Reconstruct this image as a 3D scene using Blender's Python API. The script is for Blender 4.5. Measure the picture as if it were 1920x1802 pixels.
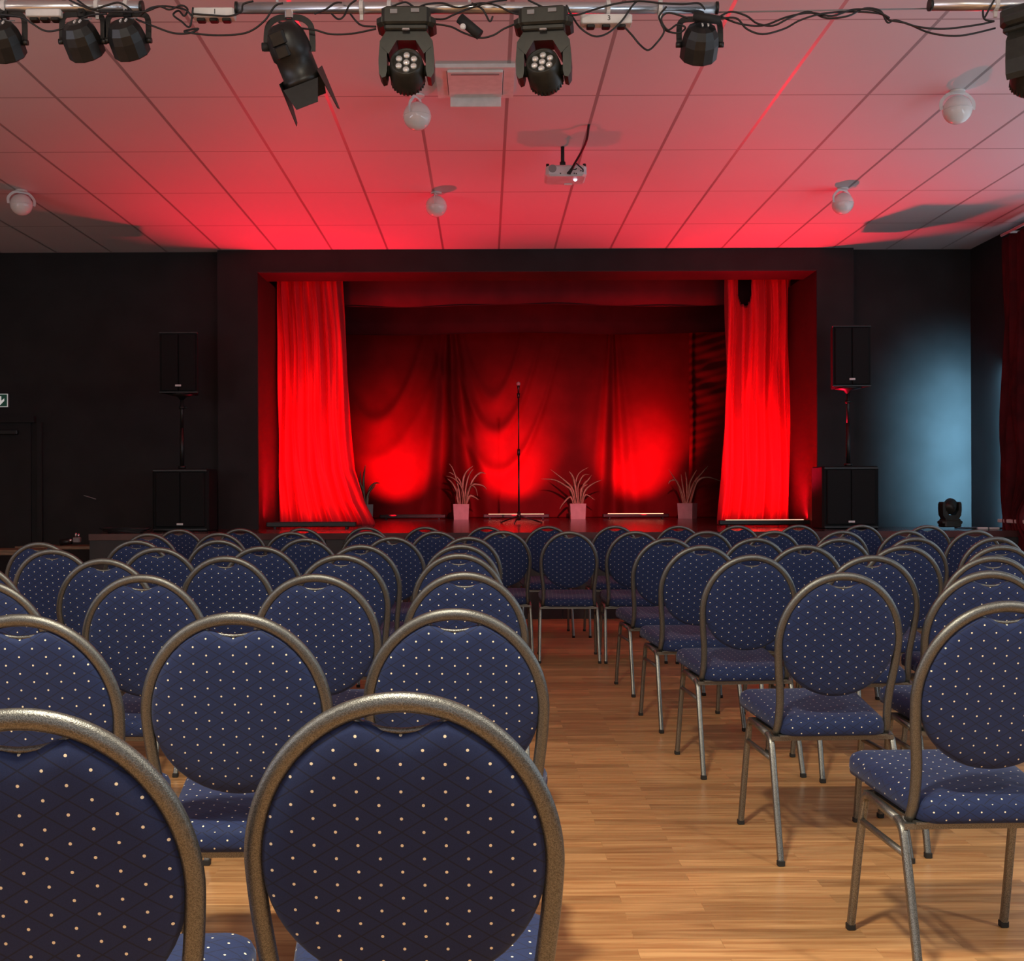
import bpy, math, random
from mathutils import Vector, Matrix
R = math.radians
PI = math.pi
random.seed(4)
sc = bpy.context.scene
for o in list(bpy.data.objects):
    bpy.data.objects.remove(o)
C = sc.collection

# ------------------------------------------------------------------ camera
F, CX, HY, ROLL, EYE = 2140.0, 910.0, 930.0, 0.0038, 1.18
cam = bpy.data.cameras.new('camera'); camo = bpy.data.objects.new('camera', cam); C.objects.link(camo)
camo.location = (0, 0, EYE); camo.rotation_euler = (PI/2, ROLL, 0)
cam.sensor_fit = 'HORIZONTAL'; cam.sensor_width = 36.0; cam.lens = F/1920*36
cam.shift_x = (960-CX)/1920; cam.shift_y = (HY-901)/1920
cam.clip_start = .02; cam.clip_end = 100
sc.camera = camo

def P(px, py, Y):
    dx = px-CX; dy = py-HY
    return Vector(((dx-ROLL*dy)*Y/F, Y, EYE-(dy+ROLL*dx)*Y/F))

# ------------------------------------------------------------------ world, exposure
w = bpy.data.worlds.new('world'); sc.world = w; w.use_nodes = True
w.node_tree.nodes['Background'].inputs[0].default_value = (.5, .6, .8, 1)
w.node_tree.nodes['Background'].inputs[1].default_value = .15
sc.view_settings.view_transform = 'Standard'; sc.view_settings.look = 'None'
sc.view_settings.gamma = 1; sc.view_settings.exposure = 0; sc.view_settings.use_curve_mapping = False

# ------------------------------------------------------------------ room lights
def aim(o, d):
    o.rotation_euler = Vector(d).to_track_quat('-Z', 'Y').to_euler()
def area(name, loc, d, sx, sy, power, col, spread=180):
    l = bpy.data.lights.new(name, 'AREA'); l.shape = 'RECTANGLE'; l.size = sx; l.size_y = sy
    l.energy = power; l.color = col; l.spread = R(spread)
    o = bpy.data.objects.new(name, l); C.objects.link(o); o.location = loc; aim(o, d); return o
def spot(name, loc, target, power, col, ang, blend=1.0, rad=.05):
    l = bpy.data.lights.new(name, 'SPOT'); l.energy = power; l.color = col
    l.spot_size = R(ang); l.spot_blend = blend; l.shadow_soft_size = rad
    o = bpy.data.objects.new(name, l); C.objects.link(o); o.location = loc
    aim(o, Vector(target)-Vector(loc)); return o
WARM = (1.0, .89, .68); COOL = (.75, .87, 1.0); RED = (1.0, .004, .018)
# ceiling lamps over the back of the hall, where the photographer sits
area('hall_lamp_light', (-.45, .9, 3.79), (0, 0, -1), .28, .28, 195, WARM)
area('hall_lamp_light', (3.1, .6, 3.79), (0, 0, -1), .25, .25, 85, (1, .90, .74))
area('hall_lamp_light', (-4.0, .6, 3.79), (0, 0, -1), .25, .25, 85, (1, .90, .74))
# added cool fill along back and side walls, tilted up to brighten the ceiling
area('cool_fill_light', (0.6, -4.3, 2.2), (0, 1, 1.6), 6.0, 1.7, 130, COOL)
area('cool_fill_light', (-6.45, 2.0, 2.1), (1, .15, 1.0), 5.0, 1.5, 125, (.80, .82, 1.0))
area('cool_fill_light', (5.15, 3.0, 2.0), (-1, .1, .8), 5.0, 1.5, 110, COOL)
# red LED battens at the curtain line (light washes curtains, reveals and the hall ceiling)
for bx, by in ((-1.89, 12.50), (3.1, 12.66)):
    area('batten_light', (bx, by+.02, .925), (0, .62, .78), 1.0, .05, 42, RED, 115)
    for k in (-.3, .3):
        spot('batten_light', (bx+k, by, .93), (bx+k*1.1, 13.35, 2.9), 95, RED, 100, 1, .05)
    spot('batten_light', (bx+(-.15 if bx < 0 else .05), by-.12, .95), (bx+(.5 if bx < 0 else -.5), 10.6, 3.84), 560, (1, .006, .035), 94, .9, .06)
# red battens on the stage floor, grazing the backdrop
for bx in (-1.40, .43, 2.40):
    spot('batten_light', (bx, 17.20, .93), (bx, 18.15, 1.70), 430, RED, 68, 1, .10)
spot('batten_light', (2.75, 17.35, .93), (3.05, 18.1, 2.6), 130, RED, 50, .9, .10)
# the small par light and the right moving head throw a pale red wash onto the middle of the stage
spot('par_light_beam', P(1312, 110, 4.95), (.9, 17.1, 1.1), 3600, (1, .12, .16), 24, .9, .04)

# daylight slipping past the end of the window curtain onto the black front wall
area('curtain_gap_daylight', (5.265, 11.50, 1.62), (-.2, 1, .0), .03, 1.7, 42, (.30, .72, 1.0), 84)

# ------------------------------------------------------------------ mesh helpers
class MB:
    def __init__(s): s.v = []; s.f = []; s.sm = []
    def add(s, vs, fs, smooth=False, M=None):
        b = len(s.v)
        s.v += [tuple(M @ Vector(p)) if M is not None else tuple(p) for p in vs]
        s.f += [tuple(i+b for i in f) for f in fs]; s.sm += [smooth]*len(fs); return s
    def box(s, c, d, M=None, bev=0.0):
        x, y, z = d[0]/2, d[1]/2, d[2]/2
        if bev <= 0:
            vs = [(c[0]+i*x, c[1]+j*y, c[2]+k*z) for i in (-1, 1) for j in (-1, 1) for k in (-1, 1)]
            fs = [(0, 1, 3, 2), (4, 6, 7, 5), (0, 4, 5, 1), (2, 3, 7, 6), (0, 2, 6, 4), (1, 5, 7, 3)]
            return s.add(vs, fs, False, M)
        b = min(bev, x*.9, y*.9, z*.9)
        rings = []
        def ring(ix, iy, zz):
            X, Y = x-ix, y-iy
            return [(c[0]+X-b, c[1]-Y, zz), (c[0]+X, c[1]-Y+b, zz), (c[0]+X, c[1]+Y-b, zz), (c[0]+X-b, c[1]+Y, zz),
                    (c[0]-X+b, c[1]+Y, zz), (c[0]-X, c[1]+Y-b, zz), (c[0]-X, c[1]-Y+b, zz), (c[0]-X+b, c[1]-Y, zz)]
        q = b*.6
        rings = [ring(q, q, c[2]-z), ring(0, 0, c[2]-z+q), ring(0, 0, c[2]+z-q), ring(q, q, c[2]+z)]
        vs = [p for r in rings for p in r]; fs = [tuple(range(7, -1, -1)), tuple(range(24, 32))]
        for k in range(3):
            for i in range(8):
                j = (i+1) % 8; fs.append((k*8+i, k*8+j, k*8+8+j, k*8+8+i))
        return s.add(vs, fs, False, M)
    def lathe(s, prof, n=24, M=None, smooth=True, arc=None):
        vs = []; fs = []
        for r, z in prof:
            for i in range(n):
                a = 2*PI*i/n; vs.append((r*math.cos(a), r*math.sin(a), z))
        for k in range(len(prof)-1):
            for i in range(n):
                j = (i+1) % n; fs.append((k*n+i, k*n+j, k*n+n+j, k*n+n+i))
        s.add(vs, fs, smooth, M)
        base = len(s.v)-len(vs)
        if prof[0][0] > 1e-5: s.f.append(tuple(base+i for i in range(n-1, -1, -1))); s.sm.append(False)
        if prof[-1][0] > 1e-5: s.f.append(tuple(base+(len(prof)-1)*n+i for i in range(n))); s.sm.append(False)
        return s
    def cyl(s, a, b, r, n=16, r2=None):
        a = Vector(a); b = Vector(b); d = b-a
        M = Matrix.Translation(a) @ d.to_track_quat('Z', 'Y').to_matrix().to_4x4()
        return s.lathe([(r, 0), (r if r2 is None else r2, d.length)], n, M)
    def sphere(s, c, r, n=24, m=14, sq=(1, 1, 1)):
        prof = [(max(math.sin(PI*k/m), 0)*r, -math.cos(PI*k/m)*r) for k in range(m+1)]
        prof[0] = (0, -r); prof[-1] = (0, r)
        M = Matrix.Translation(c) @ Matrix.Diagonal((*sq, 1))
        return s.lathe(prof, n, M)
    def tube(s, pts, rad, n=10, closed=False, sect=None, up=None, caps=True, smooth=True):
        pts = [Vector(p) for p in pts]; N = len(pts)
        if sect is None: sect = [(math.cos(2*PI*i/n)*rad, math.sin(2*PI*i/n)*rad) for i in range(n)]
        m = len(sect); vs = []; fs = []
        prev = Vector(up) if up is not None else None
        for i, p in enumerate(pts):
            t = (pts[(i+1) % N]-pts[i-1]) if closed else (pts[min(i+1, N-1)]-pts[max(i-1, 0)])
            t.normalize()
            if prev is None:
                prev = Vector((0, 0, 1)) if abs(t.z) < .9 else Vector((0, 1, 0))
            u = prev-t*prev.dot(t)
            if u.length < 1e-4: u = Vector((1, 0, 0)) - t*t.x
            u.normalize(); v = t.cross(u); 
            if up is None: prev = u
            vs += [tuple(p+u*a+v*b) for a, b in sect]
        for k in range(N if closed else N-1):
            for i in range(m):
                j = (i+1) % m; k2 = (k+1) % N
                fs.append((k*m+i, k*m+j, k2*m+j, k2*m+i))
        s.add(vs, fs, smooth)
        if not closed and caps:
            b = len(s.v)-len(vs)
            s.f.append(tuple(b+i for i in range(m-1, -1, -1))); s.sm.append(False)
            s.f.append(tuple(b+(N-1)*m+i for i in range(m))); s.sm.append(False)
        return s
    def prism(s, poly, y0, y1, M=None):   # polygon in x,z extruded along y
        n = len(poly); vs = [(x, y0, z) for x, z in poly]+[(x, y1, z) for x, z in poly]
        fs = [tuple(range(n)), tuple(range(2*n-1, n-1, -1))]
        for i in range(n):
            j = (i+1) % n; fs.append((i, i+n, j+n, j))
        return s.add(vs, fs, False, M)
    def build(s, name, mat, parent=None, label=None, cat=None, group=None, kind=None, loc=None):
        me = bpy.data.meshes.new(name); me.from_pydata(s.v, [], s.f); me.update()
        me.polygons.foreach_set('use_smooth', s.sm)
        if mat: me.materials.append(mat)
        o = bpy.data.objects.new(name, me); C.objects.link(o)
        if loc is not None: o.location = loc
        if parent: o.parent = parent
        tag(o, label, cat, group, kind); return o
def tag(o, label=None, cat=None, group=None, kind=None):
    if label: o['label'] = label
    if cat: o['category'] = cat
    if group: o['group'] = group
    if kind: o['kind'] = kind
    return o
def empty(name, loc, label, cat, group=None, rz=0):
    o = bpy.data.objects.new(name, None); C.objects.link(o); o.location = loc; o.rotation_euler = (0, 0, rz)
    o.empty_display_size = .1; return tag(o, label, cat, group)
def copy_tree(o, parent=None):
    c = o.copy(); C.objects.link(c)
    if parent: c.parent = parent
    for ch in list(o.children): copy_tree(ch, c)
    return c
def smooth_path(pts, n=8, closed=False):   # catmull-rom
    pts = [Vector(p) for p in pts]; N = len(pts); out = []
    rng = range(N) if closed else range(N-1)
    for i in rng:
        g = (lambda k: pts[k % N]) if closed else (lambda k: pts[max(0, min(N-1, k))])
        p0, p1, p2, p3 = g(i-1), g(i), g(i+1), g(i+2)
        for k in range(n):
            t = k/n
            out.append(.5*((2*p1)+(p2-p0)*t+(2*p0-5*p1+4*p2-p3)*t*t+(3*p1-p0-3*p2+p3)*t**3))
    if not closed: out.append(pts[-1])
    return out

# ------------------------------------------------------------------ materials
def mat(name, col, rough=.6, metal=0.0, spec=.5, **kw):
    m = bpy.data.materials.new(name); m.use_nodes = True; b = m.node_tree.nodes['Principled BSDF']
    b.inputs['Base Color'].default_value = (*col, 1); b.inputs['Roughness'].default_value = rough
    b.inputs['Metallic'].default_value = metal; b.inputs['Specular IOR Level'].default_value = spec
    for k, v in kw.items(): b.inputs[k].default_value = v
    return m
def N(m, t, **kw):
    n = m.node_tree.nodes.new(t)
    for k, v in kw.items(): setattr(n, k, v)
    return n
def L(m, a, b): m.node_tree.links.new(a, b)
def math_(m, op, a, b=None, c=None):
    n = N(m, 'ShaderNodeMath', operation=op)
    for i, x in enumerate((a, b, c)):
        if x is None: continue
        if isinstance(x, (int, float)): n.inputs[i].default_value = x
        else: L(m, x, n.inputs[i])
    return n.outputs[0]
def mixc(m, f, a, b):
    n = N(m, 'ShaderNodeMix', data_type='RGBA')
    if isinstance(f, float): n.inputs[0].default_value = f
    else: L(m, f, n.inputs[0])
    for i, x in ((6, a), (7, b)):
        if isinstance(x, tuple): n.inputs[i].default_value = (*x, 1)
        else: L(m, x, n.inputs[i])
    return n.outputs[2]
def bsdf(m): return m.node_tree.nodes['Principled BSDF']
def noise_var(m, c1, c2, scale, bump=0, detail=4, stretch=None, coord='Object'):
    tc = N(m, 'ShaderNodeTexCoord'); n = N(m, 'ShaderNodeTexNoise'); n.inputs['Scale'].default_value = scale
    n.inputs['Detail'].default_value = detail
    if stretch:
        mp = N(m, 'ShaderNodeMapping'); mp.inputs['Scale'].default_value = stretch
        L(m, tc.outputs[coord], mp.inputs[0]); L(m, mp.outputs[0], n.inputs[0])
    else: L(m, tc.outputs[coord], n.inputs[0])
    mr = N(m, 'ShaderNodeMapRange'); mr.inputs[1].default_value = .35; mr.inputs[2].default_value = .65
    L(m, n.outputs[0], mr.inputs[0])
    L(m, mixc(m, mr.outputs[0], c1, c2), bsdf(m).inputs['Base Color'])
    if bump:
        b = N(m, 'ShaderNodeBump'); b.inputs['Strength'].default_value = bump; b.inputs['Distance'].default_value = .002
        L(m, n.outputs[0], b.inputs['Height']); L(m, b.outputs[0], bsdf(m).inputs['Normal'])
    return m

def fabric(name, seat):
    m = mat(name, (.02, .03, .1), .75, 0, .3)
    b = bsdf(m); b.inputs['Sheen Weight'].default_value = .16; b.inputs['Sheen Roughness'].default_value = .5
    b.inputs['Sheen Tint'].default_value = (.6, .65, .8, 1)
    tc = N(m, 'ShaderNodeTexCoord'); sp = N(m, 'ShaderNodeSeparateXYZ'); L(m, tc.outputs['Object'], sp.inputs[0])
    X, Y, Z = sp.outputs
    if seat:
        sn = N(m, 'ShaderNodeSeparateXYZ'); L(m, tc.outputs['Normal'], sn.inputs[0])
        topw = math_(m, 'GREATER_THAN', sn.outputs[2], .6)
        side = math_(m, 'GREATER_THAN', math_(m, 'ABSOLUTE', sn.outputs[0]), .72)
        h = math_(m, 'ADD', math_(m, 'MULTIPLY', X, math_(m, 'SUBTRACT', 1, side)), math_(m, 'MULTIPLY', Y, side))
        # top: u = x, v = y ; sides: u = x or y, v = z
        u = math_(m, 'ADD', math_(m, 'MULTIPLY', X, topw), math_(m, 'MULTIPLY', h, math_(m, 'SUBTRACT', 1, topw)))
        v = math_(m, 'ADD', math_(m, 'MULTIPLY', Y, topw), math_(m, 'MULTIPLY', Z, math_(m, 'SUBTRACT', 1, topw)))
    else: u, v = X, Z
    U = math_(m, 'MULTIPLY', u, 1/.057); V = math_(m, 'MULTIPLY', v, 1/.0365)
    a = math_(m, 'ADD', U, V); bb = math_(m, 'SUBTRACT', U, V)
    fa = math_(m, 'SUBTRACT', math_(m, 'FRACT', math_(m, 'ADD', a, .5)), .5)
    fb = math_(m, 'SUBTRACT', math_(m, 'FRACT', math_(m, 'ADD', bb, .5)), .5)
    dx = math_(m, 'MULTIPLY', math_(m, 'ADD', fa, fb), .0285); dz = math_(m, 'MULTIPLY', math_(m, 'SUBTRACT', fa, fb), .01825)
    dd = math_(m, 'SQRT', math_(m, 'ADD', math_(m, 'POWER', dx, 2), math_(m, 'POWER', dz, 2)))
    dot = math_(m, 'LESS_THAN', dd, .0020)
    # dark diamond lines of the weave, between the dots
    wob = N(m, 'ShaderNodeTexNoise'); wob.inputs['Scale'].default_value = 900; L(m, tc.outputs['Object'], wob.inputs[0])
    la = math_(m, 'LESS_THAN', math_(m, 'ABSOLUTE', math_(m, 'SUBTRACT', math_(m, 'FRACT', a), .5)), .030)
    lb = math_(m, 'LESS_THAN', math_(m, 'ABSOLUTE', math_(m, 'SUBTRACT', math_(m, 'FRACT', bb), .5)), .030)
    line = math_(m, 'MAXIMUM', la, lb)
    c0 = mixc(m, wob.outputs[0], (.005, .012, .050), (.013, .028, .105))
    c1 = mixc(m, math_(m, 'MULTIPLY', line, .8), c0, (.006, .008, .022))
    c2 = mixc(m, dot, c1, (.85, .78, .58))
    L(m, c2, b.inputs['Base Color'])
    bp = N(m, 'ShaderNodeBump'); bp.inputs['Strength'].default_value = .25; bp.inputs['Distance'].default_value = .0006
    L(m, math_(m, 'ADD', wob.outputs[0], dot), bp.inputs['Height']); L(m, bp.outputs[0], b.inputs['Normal'])
    return m
M_fab = fabric('blue_dotted_fabric', False); M_seat = fabric('blue_dotted_seat_fabric', True)
M_frame = mat('hammered_bronze_metal', (.2, .18, .15), .38, .85)
noise_var(M_frame, (.100, .102, .096), (.205, .208, .198), 620, .3, 2)
M_legs = mat('hammered_grey_metal', (.2, .2, .19), .36, .85)
noise_var(M_legs, (.12, .12, .11), (.30, .30, .28), 500, .25, 2)
M_rubber = mat('black_rubber', (.012, .012, .012), .7)
M_black = noise_var(mat('matt_black_wall_paint', (.012, .012, .013), .75, 0, .3), (.017, .0165, .018), (.023, .0225, .0245), 3)
M_blackmetal = noise_var(mat('black_fixture_metal', (.01, .01, .01), .42, .0, .5), (.007, .007, .007), (.012, .012, .0115), 40)
M_headplastic = noise_var(mat('moving_head_plastic', (.03, .03, .026), .45, 0, .5), (.017, .017, .013), (.026, .026, .020), 30)
M_cable = mat('black_cable', (.012, .012, .013), .5)
M_alu = noise_var(mat('aluminium_pipe', (.75, .75, .76), .28, .95), (.68, .68, .7), (.82, .82, .84), 8, 0, 3, (.3, 6, 6))
M_white = noise_var(mat('white_plastic', (.75, .74, .73), .4), (.70, .69, .68), (.78, .77, .76), 20)
M_chrome = mat('bright_chrome', (.85, .85, .85), .12, 1)
M_globe = mat('white_glass_globe', (.80, .78, .76), .12, 0, .6)
M_red = noise_var(mat('red_curtain_cloth', (.5, .02, .03), .75, 0, .3), (.40, .012, .022), (.58, .022, .032), 4, 0, 5, (1, 1, .2))
bsdf(M_red).inputs['Sheen Weight'].default_value = .25; bsdf(M_red).inputs['Sheen Tint'].default_value = (1, .3, .4, 1)
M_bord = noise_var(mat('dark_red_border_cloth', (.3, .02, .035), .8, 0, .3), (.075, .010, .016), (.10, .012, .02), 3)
M_back = noise_var(mat('red_backdrop_cloth', (.4, .015, .02), .8, 0, .25), (.20, .008, .012), (.25, .012, .016), 3)
M_darkred = noise_var(mat('dark_red_window_curtain', (.13, .008, .014), .85, 0, .2), (.045, .003, .006), (.085, .006, .010), 5)
M_stage = noise_var(mat('glossy_black_stage_floor', (.05, .03, .03), .16, 0, .5), (.07, .03, .03), (.11, .05, .05), 2, 0, 4, (1, 6, 1))
M_stagefront = noise_var(mat('stage_front_board', (.03, .03, .032), .6), (.024, .024, .026), (.036, .035, .037), 2)
M_speaker = noise_var(mat('speaker_grille', (.006, .006, .006), .8, 0, .15), (.010, .011, .0115), (.015, .016, .017), 300)
M_pot = noise_var(mat('pale_grey_pot', (.62, .6, .6), .5), (.58, .56, .56), (.66, .64, .64), 12)
M_leaf = noise_var(mat('long_green_leaf', (.3, .34, .14), .35), (.40, .38, .22), (.66, .58, .42), 14)
M_soil = mat('potting_soil', (.03, .02, .015), .9)
M_wood_s = noise_var(mat('stained_bench_wood', (.2, .12, .07), .5), (.14, .085, .05), (.26, .16, .09), 6, 0, 4, (1, 10, 10))
M_glassbead = mat('led_lens_glass', (.9, .9, .88), .06, .6, .8)
M_proj = noise_var(mat('projector_shell', (.66, .64, .66), .4), (.60, .58, .60), (.70, .68, .70), 10)
M_grey = mat('mid_grey_plastic', (.25, .24, .25), .5)
def emis(name, col, s):
    m = mat(name, (.1, .1, .1)); b = bsdf(m); b.inputs['Emission Color'].default_value = (*col, 1); b.inputs['Emission Strength'].default_value = s; return m
M_led = emis('lit_led_strip', (1, .42, .25), 5)
M_lens = emis('projector_lens', (.8, .8, 1), 3)
M_window = emis('daylight_in_the_panes', (.75, .87, 1), 1.2)
M_exit = emis('exit_sign_green', (.004, .022, .014), 1.0); M_exitw = emis('exit_sign_white', (.8, .75, .72), .55)
bsdf(M_exit).inputs['Base Color'].default_value = (.004, .02, .012, 1)

def ceiling_mat():
    m = mat('suspended_ceiling_tiles', (.6, .58, .6), .6, 0, .35); b = bsdf(m)
    tc = N(m, 'ShaderNodeTexCoord'); sp = N(m, 'ShaderNodeSeparateXYZ'); L(m, tc.outputs['Object'], sp.inputs[0])
    def grid(c, off, pitch, wd):
        f = math_(m, 'FRACT', math_(m, 'ADD', math_(m, 'MULTIPLY', math_(m, 'SUBTRACT', c, off), 1/pitch), .5))
        return math_(m, 'LESS_THAN', math_(m, 'MULTIPLY', math_(m, 'ABSOLUTE', math_(m, 'SUBTRACT', f, .5)), pitch), wd)
    gx = grid(sp.outputs[0], .156, .6, .0115); gy = grid(sp.outputs[1], 7.59, 1.2, .0075)
    n = N(m, 'ShaderNodeTexNoise'); n.inputs['Scale'].default_value = .6; n.inputs['Detail'].default_value = 3; L(m, tc.outputs['Object'], n.inputs[0])
    n2 = N(m, 'ShaderNodeTexNoise'); n2.inputs['Scale'].default_value = 300; L(m, tc.outputs['Object'], n2.inputs[0])
    base = mixc(m, n.outputs[0], (.60, .57, .59), (.70, .67, .69))
    c = mixc(m, gy, base, (.34, .31, .32)); c = mixc(m, gx, c, (.36, .32, .33)); L(m, c, b.inputs['Base Color'])
    rr = math_(m, 'SUBTRACT', .62, math_(m, 'MULTIPLY', gx, .3)); L(m, rr, b.inputs['Roughness'])
    bp = N(m, 'ShaderNodeBump'); bp.inputs['Strength'].default_value = .15; bp.inputs['Distance'].default_value = .001
    L(m, n2.outputs[0], bp.inputs['Height']); L(m, bp.outputs[0], b.inputs['Normal']); return m
M_ceil = ceiling_mat()
def floor_mat():
    m = mat('oak_laminate_strips', (.5, .28, .12), .3, 0, .5); b = bsdf(m)
    tc = N(m, 'ShaderNodeTexCoord'); br = N(m, 'ShaderNodeTexBrick'); L(m, tc.outputs['Object'], br.inputs[0])
    br.offset = .37; br.inputs['Scale'].default_value = 1; br.inputs['Mortar Size'].default_value = .0009
    br.inputs['Brick Width'].default_value = .62; br.inputs['Row Height'].default_value = .066
    br.inputs['Color1'].default_value = (0, 0, 0, 1); br.inputs['Color2'].default_value = (1, 1, 1, 1); br.inputs['Mortar'].default_value = (.2, .2, .2, 1)
    mp = N(m, 'ShaderNodeMapping'); mp.inputs['Scale'].default_value = (1.3, 22, 1)
    ad = N(m, 'ShaderNodeVectorMath', operation='ADD'); sc_ = N(m, 'ShaderNodeVectorMath', operation='SCALE'); sc_.inputs['Scale'].default_value = 3.7
    L(m, br.outputs['Color'], sc_.inputs[0]); L(m, tc.outputs['Object'], ad.inputs[0]); L(m, sc_.outputs[0], ad.inputs[1]); L(m, ad.outputs[0], mp.inputs[0])
    n = N(m, 'ShaderNodeTexNoise'); n.inputs['Scale'].default_value = 2.2; n.inputs['Detail'].default_value = 7; n.inputs['Distortion'].default_value = .6; L(m, mp.outputs[0], n.inputs[0])
    cr = N(m, 'ShaderNodeValToRGB'); L(m, n.outputs[0], cr.inputs[0])
    e = cr.color_ramp.elements; e[0].position = .3; e[0].color = (.38, .17, .06, 1); e[1].position = .7; e[1].color = (.66, .38, .165, 1)
    cc = mixc(m, .26, cr.outputs[0], br.outputs['Color'])
    mm = N(m, 'ShaderNodeMix', data_type='RGBA', blend_type='MULTIPLY'); mm.inputs[0].default_value = .35
    mr = N(m, 'ShaderNodeMapRange'); mr.inputs[3].default_value = .72; mr.inputs[4].default_value = 1.15; L(m, br.outputs['Color'], mr.inputs[0])
    L(m, cr.outputs[0], mm.inputs[6]); L(m, mr.outputs[0], mm.inputs[7])
    mm.inputs[0].default_value = 1.0
    L(m, mm.outputs[2], b.inputs['Base Color'])
    return m
M_floor = floor_mat()
M_backwall = noise_var(mat('beige_hall_paint', (.5, .45, .4), .7), (.46, .42, .37), (.52, .47, .42), 2)

# ------------------------------------------------------------------ the room
CEIL = 3.84; HS = .83; YW = 12.4; YP = 12.3; XR = 5.28; XL = -6.6; YB = -4.6
def S(name, mb, m): return mb.build(name, m, kind='structure')
S('floor', MB().box(((XL+XR)/2, (YB+YW)/2, -.05), (XR-XL+.4, YW-YB+.4, .1)), M_floor)
S('ceiling', MB().box(((XL+XR)/2, (YB+YW+.2)/2, CEIL+.05), (XR-XL+.4, YW+.2-YB, .1)), M_ceil)
S('wall_left', MB().box((XL-.1, (YB+YW)/2, CEIL/2), (.2, YW-YB+.4, CEIL)), M_backwall)
S('wall_back', MB().box(((XL+XR)/2, YB-.1, CEIL/2), (XR-XL, .2, CEIL)), M_backwall)
# black front wall with the stage opening: left part, right part, pilasters, header
XO0 = P(484, 900, YP).x; XO1 = P(1533, 900, YP).x
xp0 = P(409, 900, YP).x; xp1 = P(1602, 900, YP).x
ZH = P(1000, 507, YP).z; YS = 12.82
S('wall_front_left', MB().box(((XL+xp0)/2, YW+.1, CEIL/2), (xp0-XL, .2, CEIL)), M_black)
S('wall_front_right', MB().box(((XR+.2+xp1)/2, YW+.1, CEIL/2), (XR+.2-xp1, .2, CEIL)), M_black)
S('trim_left', MB().box(((xp0+XO0)/2, (YP+12.9)/2, CEIL/2), (XO0-xp0, .6, CEIL)), M_black)
S('trim_right', MB().box(((xp1+XO1)/2, (YP+12.9)/2, CEIL/2), (xp1-XO1, .6, CEIL)), M_black)
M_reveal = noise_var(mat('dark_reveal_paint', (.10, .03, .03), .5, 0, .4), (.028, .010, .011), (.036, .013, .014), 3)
S('trim_header', MB().box(((XO1+XO0)/2, (YP+YS)/2, (ZH+CEIL+.3)/2), (XO1-XO0, YS-YP, CEIL+.3-ZH)), M_reveal if False else M_black)
# painted soffit board under the header and side cheeks inside the opening
S('trim_soffit', MB().box(((XO1+XO0)/2, (YP+YS)/2+.004, ZH-.006), (XO1-XO0-.004, YS-YP-.012, .012)), M_reveal)
SB = 18.45
S('wall_stage_left', MB().box((XO0-.3-.04, (12.9+SB)/2, 2.6), (.08, SB-12.9, 5.2)), M_black)
S('wall_stage_right', MB().box((XO1+.3+.04, (12.9+SB)/2, 2.6), (.08, SB-12.9, 5.2)), M_black)
S('trim_cheek_left', MB().box((XO0-.012, (YP+13.55)/2+.004, (HS+ZH)/2), (.03, 13.55-YP-.02, ZH-HS+.02)), M_reveal)
S('trim_cheek_right', MB().box((XO1+.012, (YP+13.55)/2+.004, (HS+ZH)/2), (.03, 13.55-YP-.02, ZH-HS+.02)), M_reveal)
S('wall_stage_back', MB().box(((XO1+XO0)/2, SB+.1, 2.6), (XO1-XO0+1, .2, 5.2)), M_black)
S('ceiling_stage', MB().box(((XO1+XO0)/2, (12.9+SB)/2, 5.25), (XO1-XO0+1, SB-12.9+.3, .1)), M_black)
S('wall_stage_top', MB().box(((XO1+XO0)/2, 12.88, 4.6), (XO1-XO0+1, .08, 1.3)), M_black)
# right wall with the window opening, window and sill
WY0, WY1, WZ0, WZ1 = 5.2, 11.35, .93, 3.55
wr = MB()
wr.box((XR+.1, (WY1+YW)/2, CEIL/2), (.2, YW-WY1, CEIL)); wr.box((XR+.1, (YB+WY0)/2, CEIL/2), (.2, WY0-YB, CEIL))
wr.box((XR+.1, (WY0+WY1)/2, WZ0/2), (.2, WY1-WY0, WZ0)); wr.box((XR+.1, (WY0+WY1)/2, (WZ1+CEIL)/2), (.2, WY1-WY0, CEIL-WZ1))
S('wall_right', wr, M_black)
win = tag(bpy.data.objects.new('window_1', None), kind='structure'); C.objects.link(win); win.location = (XR+.1, (WY0+WY1)/2, WZ0)
wf = MB(); hh = WZ1-WZ0; ll = WY1-WY0
for z in (.03, hh-.03): wf.box((0, 0, z), (.06, ll, .06))
for k in range(5): wf.box((0, -ll/2+.03+k*(ll-.06)/4, hh/2), (.06, .06, hh))
wf.build('window_frame', M_white, win)
MB().box((.03, 0, hh/2), (.01, ll-.1, hh-.1)).build('window_pane', M_window, win)
MB().box((-.14, 0, -.015), (.30, ll, .035), None, .006).build('window_sill', M_white, win)

# stage
YF = 10.9; SX0 = P(166, 1000, YF).x; SX1 = XR-.02
st = MB(); st.box(((SX0+SX1)/2, (YF+YP)/2, HS-.03), (SX1-SX0, YP-YF, .06)); st.box(((XO0+XO1)/2, (YP+SB)/2, HS-.03), (XO1-XO0+.6, SB-YP, .06))
stage_top = S('floor_stage', st, M_stage)
sf = MB(); n = 8
for k in range(n):
    x0 = SX0+(SX1-SX0)*k/n; x1 = SX0+(SX1-SX0)*(k+1)/n
    sf.box(((x0+x1)/2, YF+.03, (HS-.06)/2), (x1-x0-.008, .03, HS-.062))
sf.box((SX0+.03, (YF+YP)/2, (HS-.06)/2), (.03, YP-YF-.1, HS-.062))
S('trim_stage_front', sf, M_stagefront)

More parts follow.
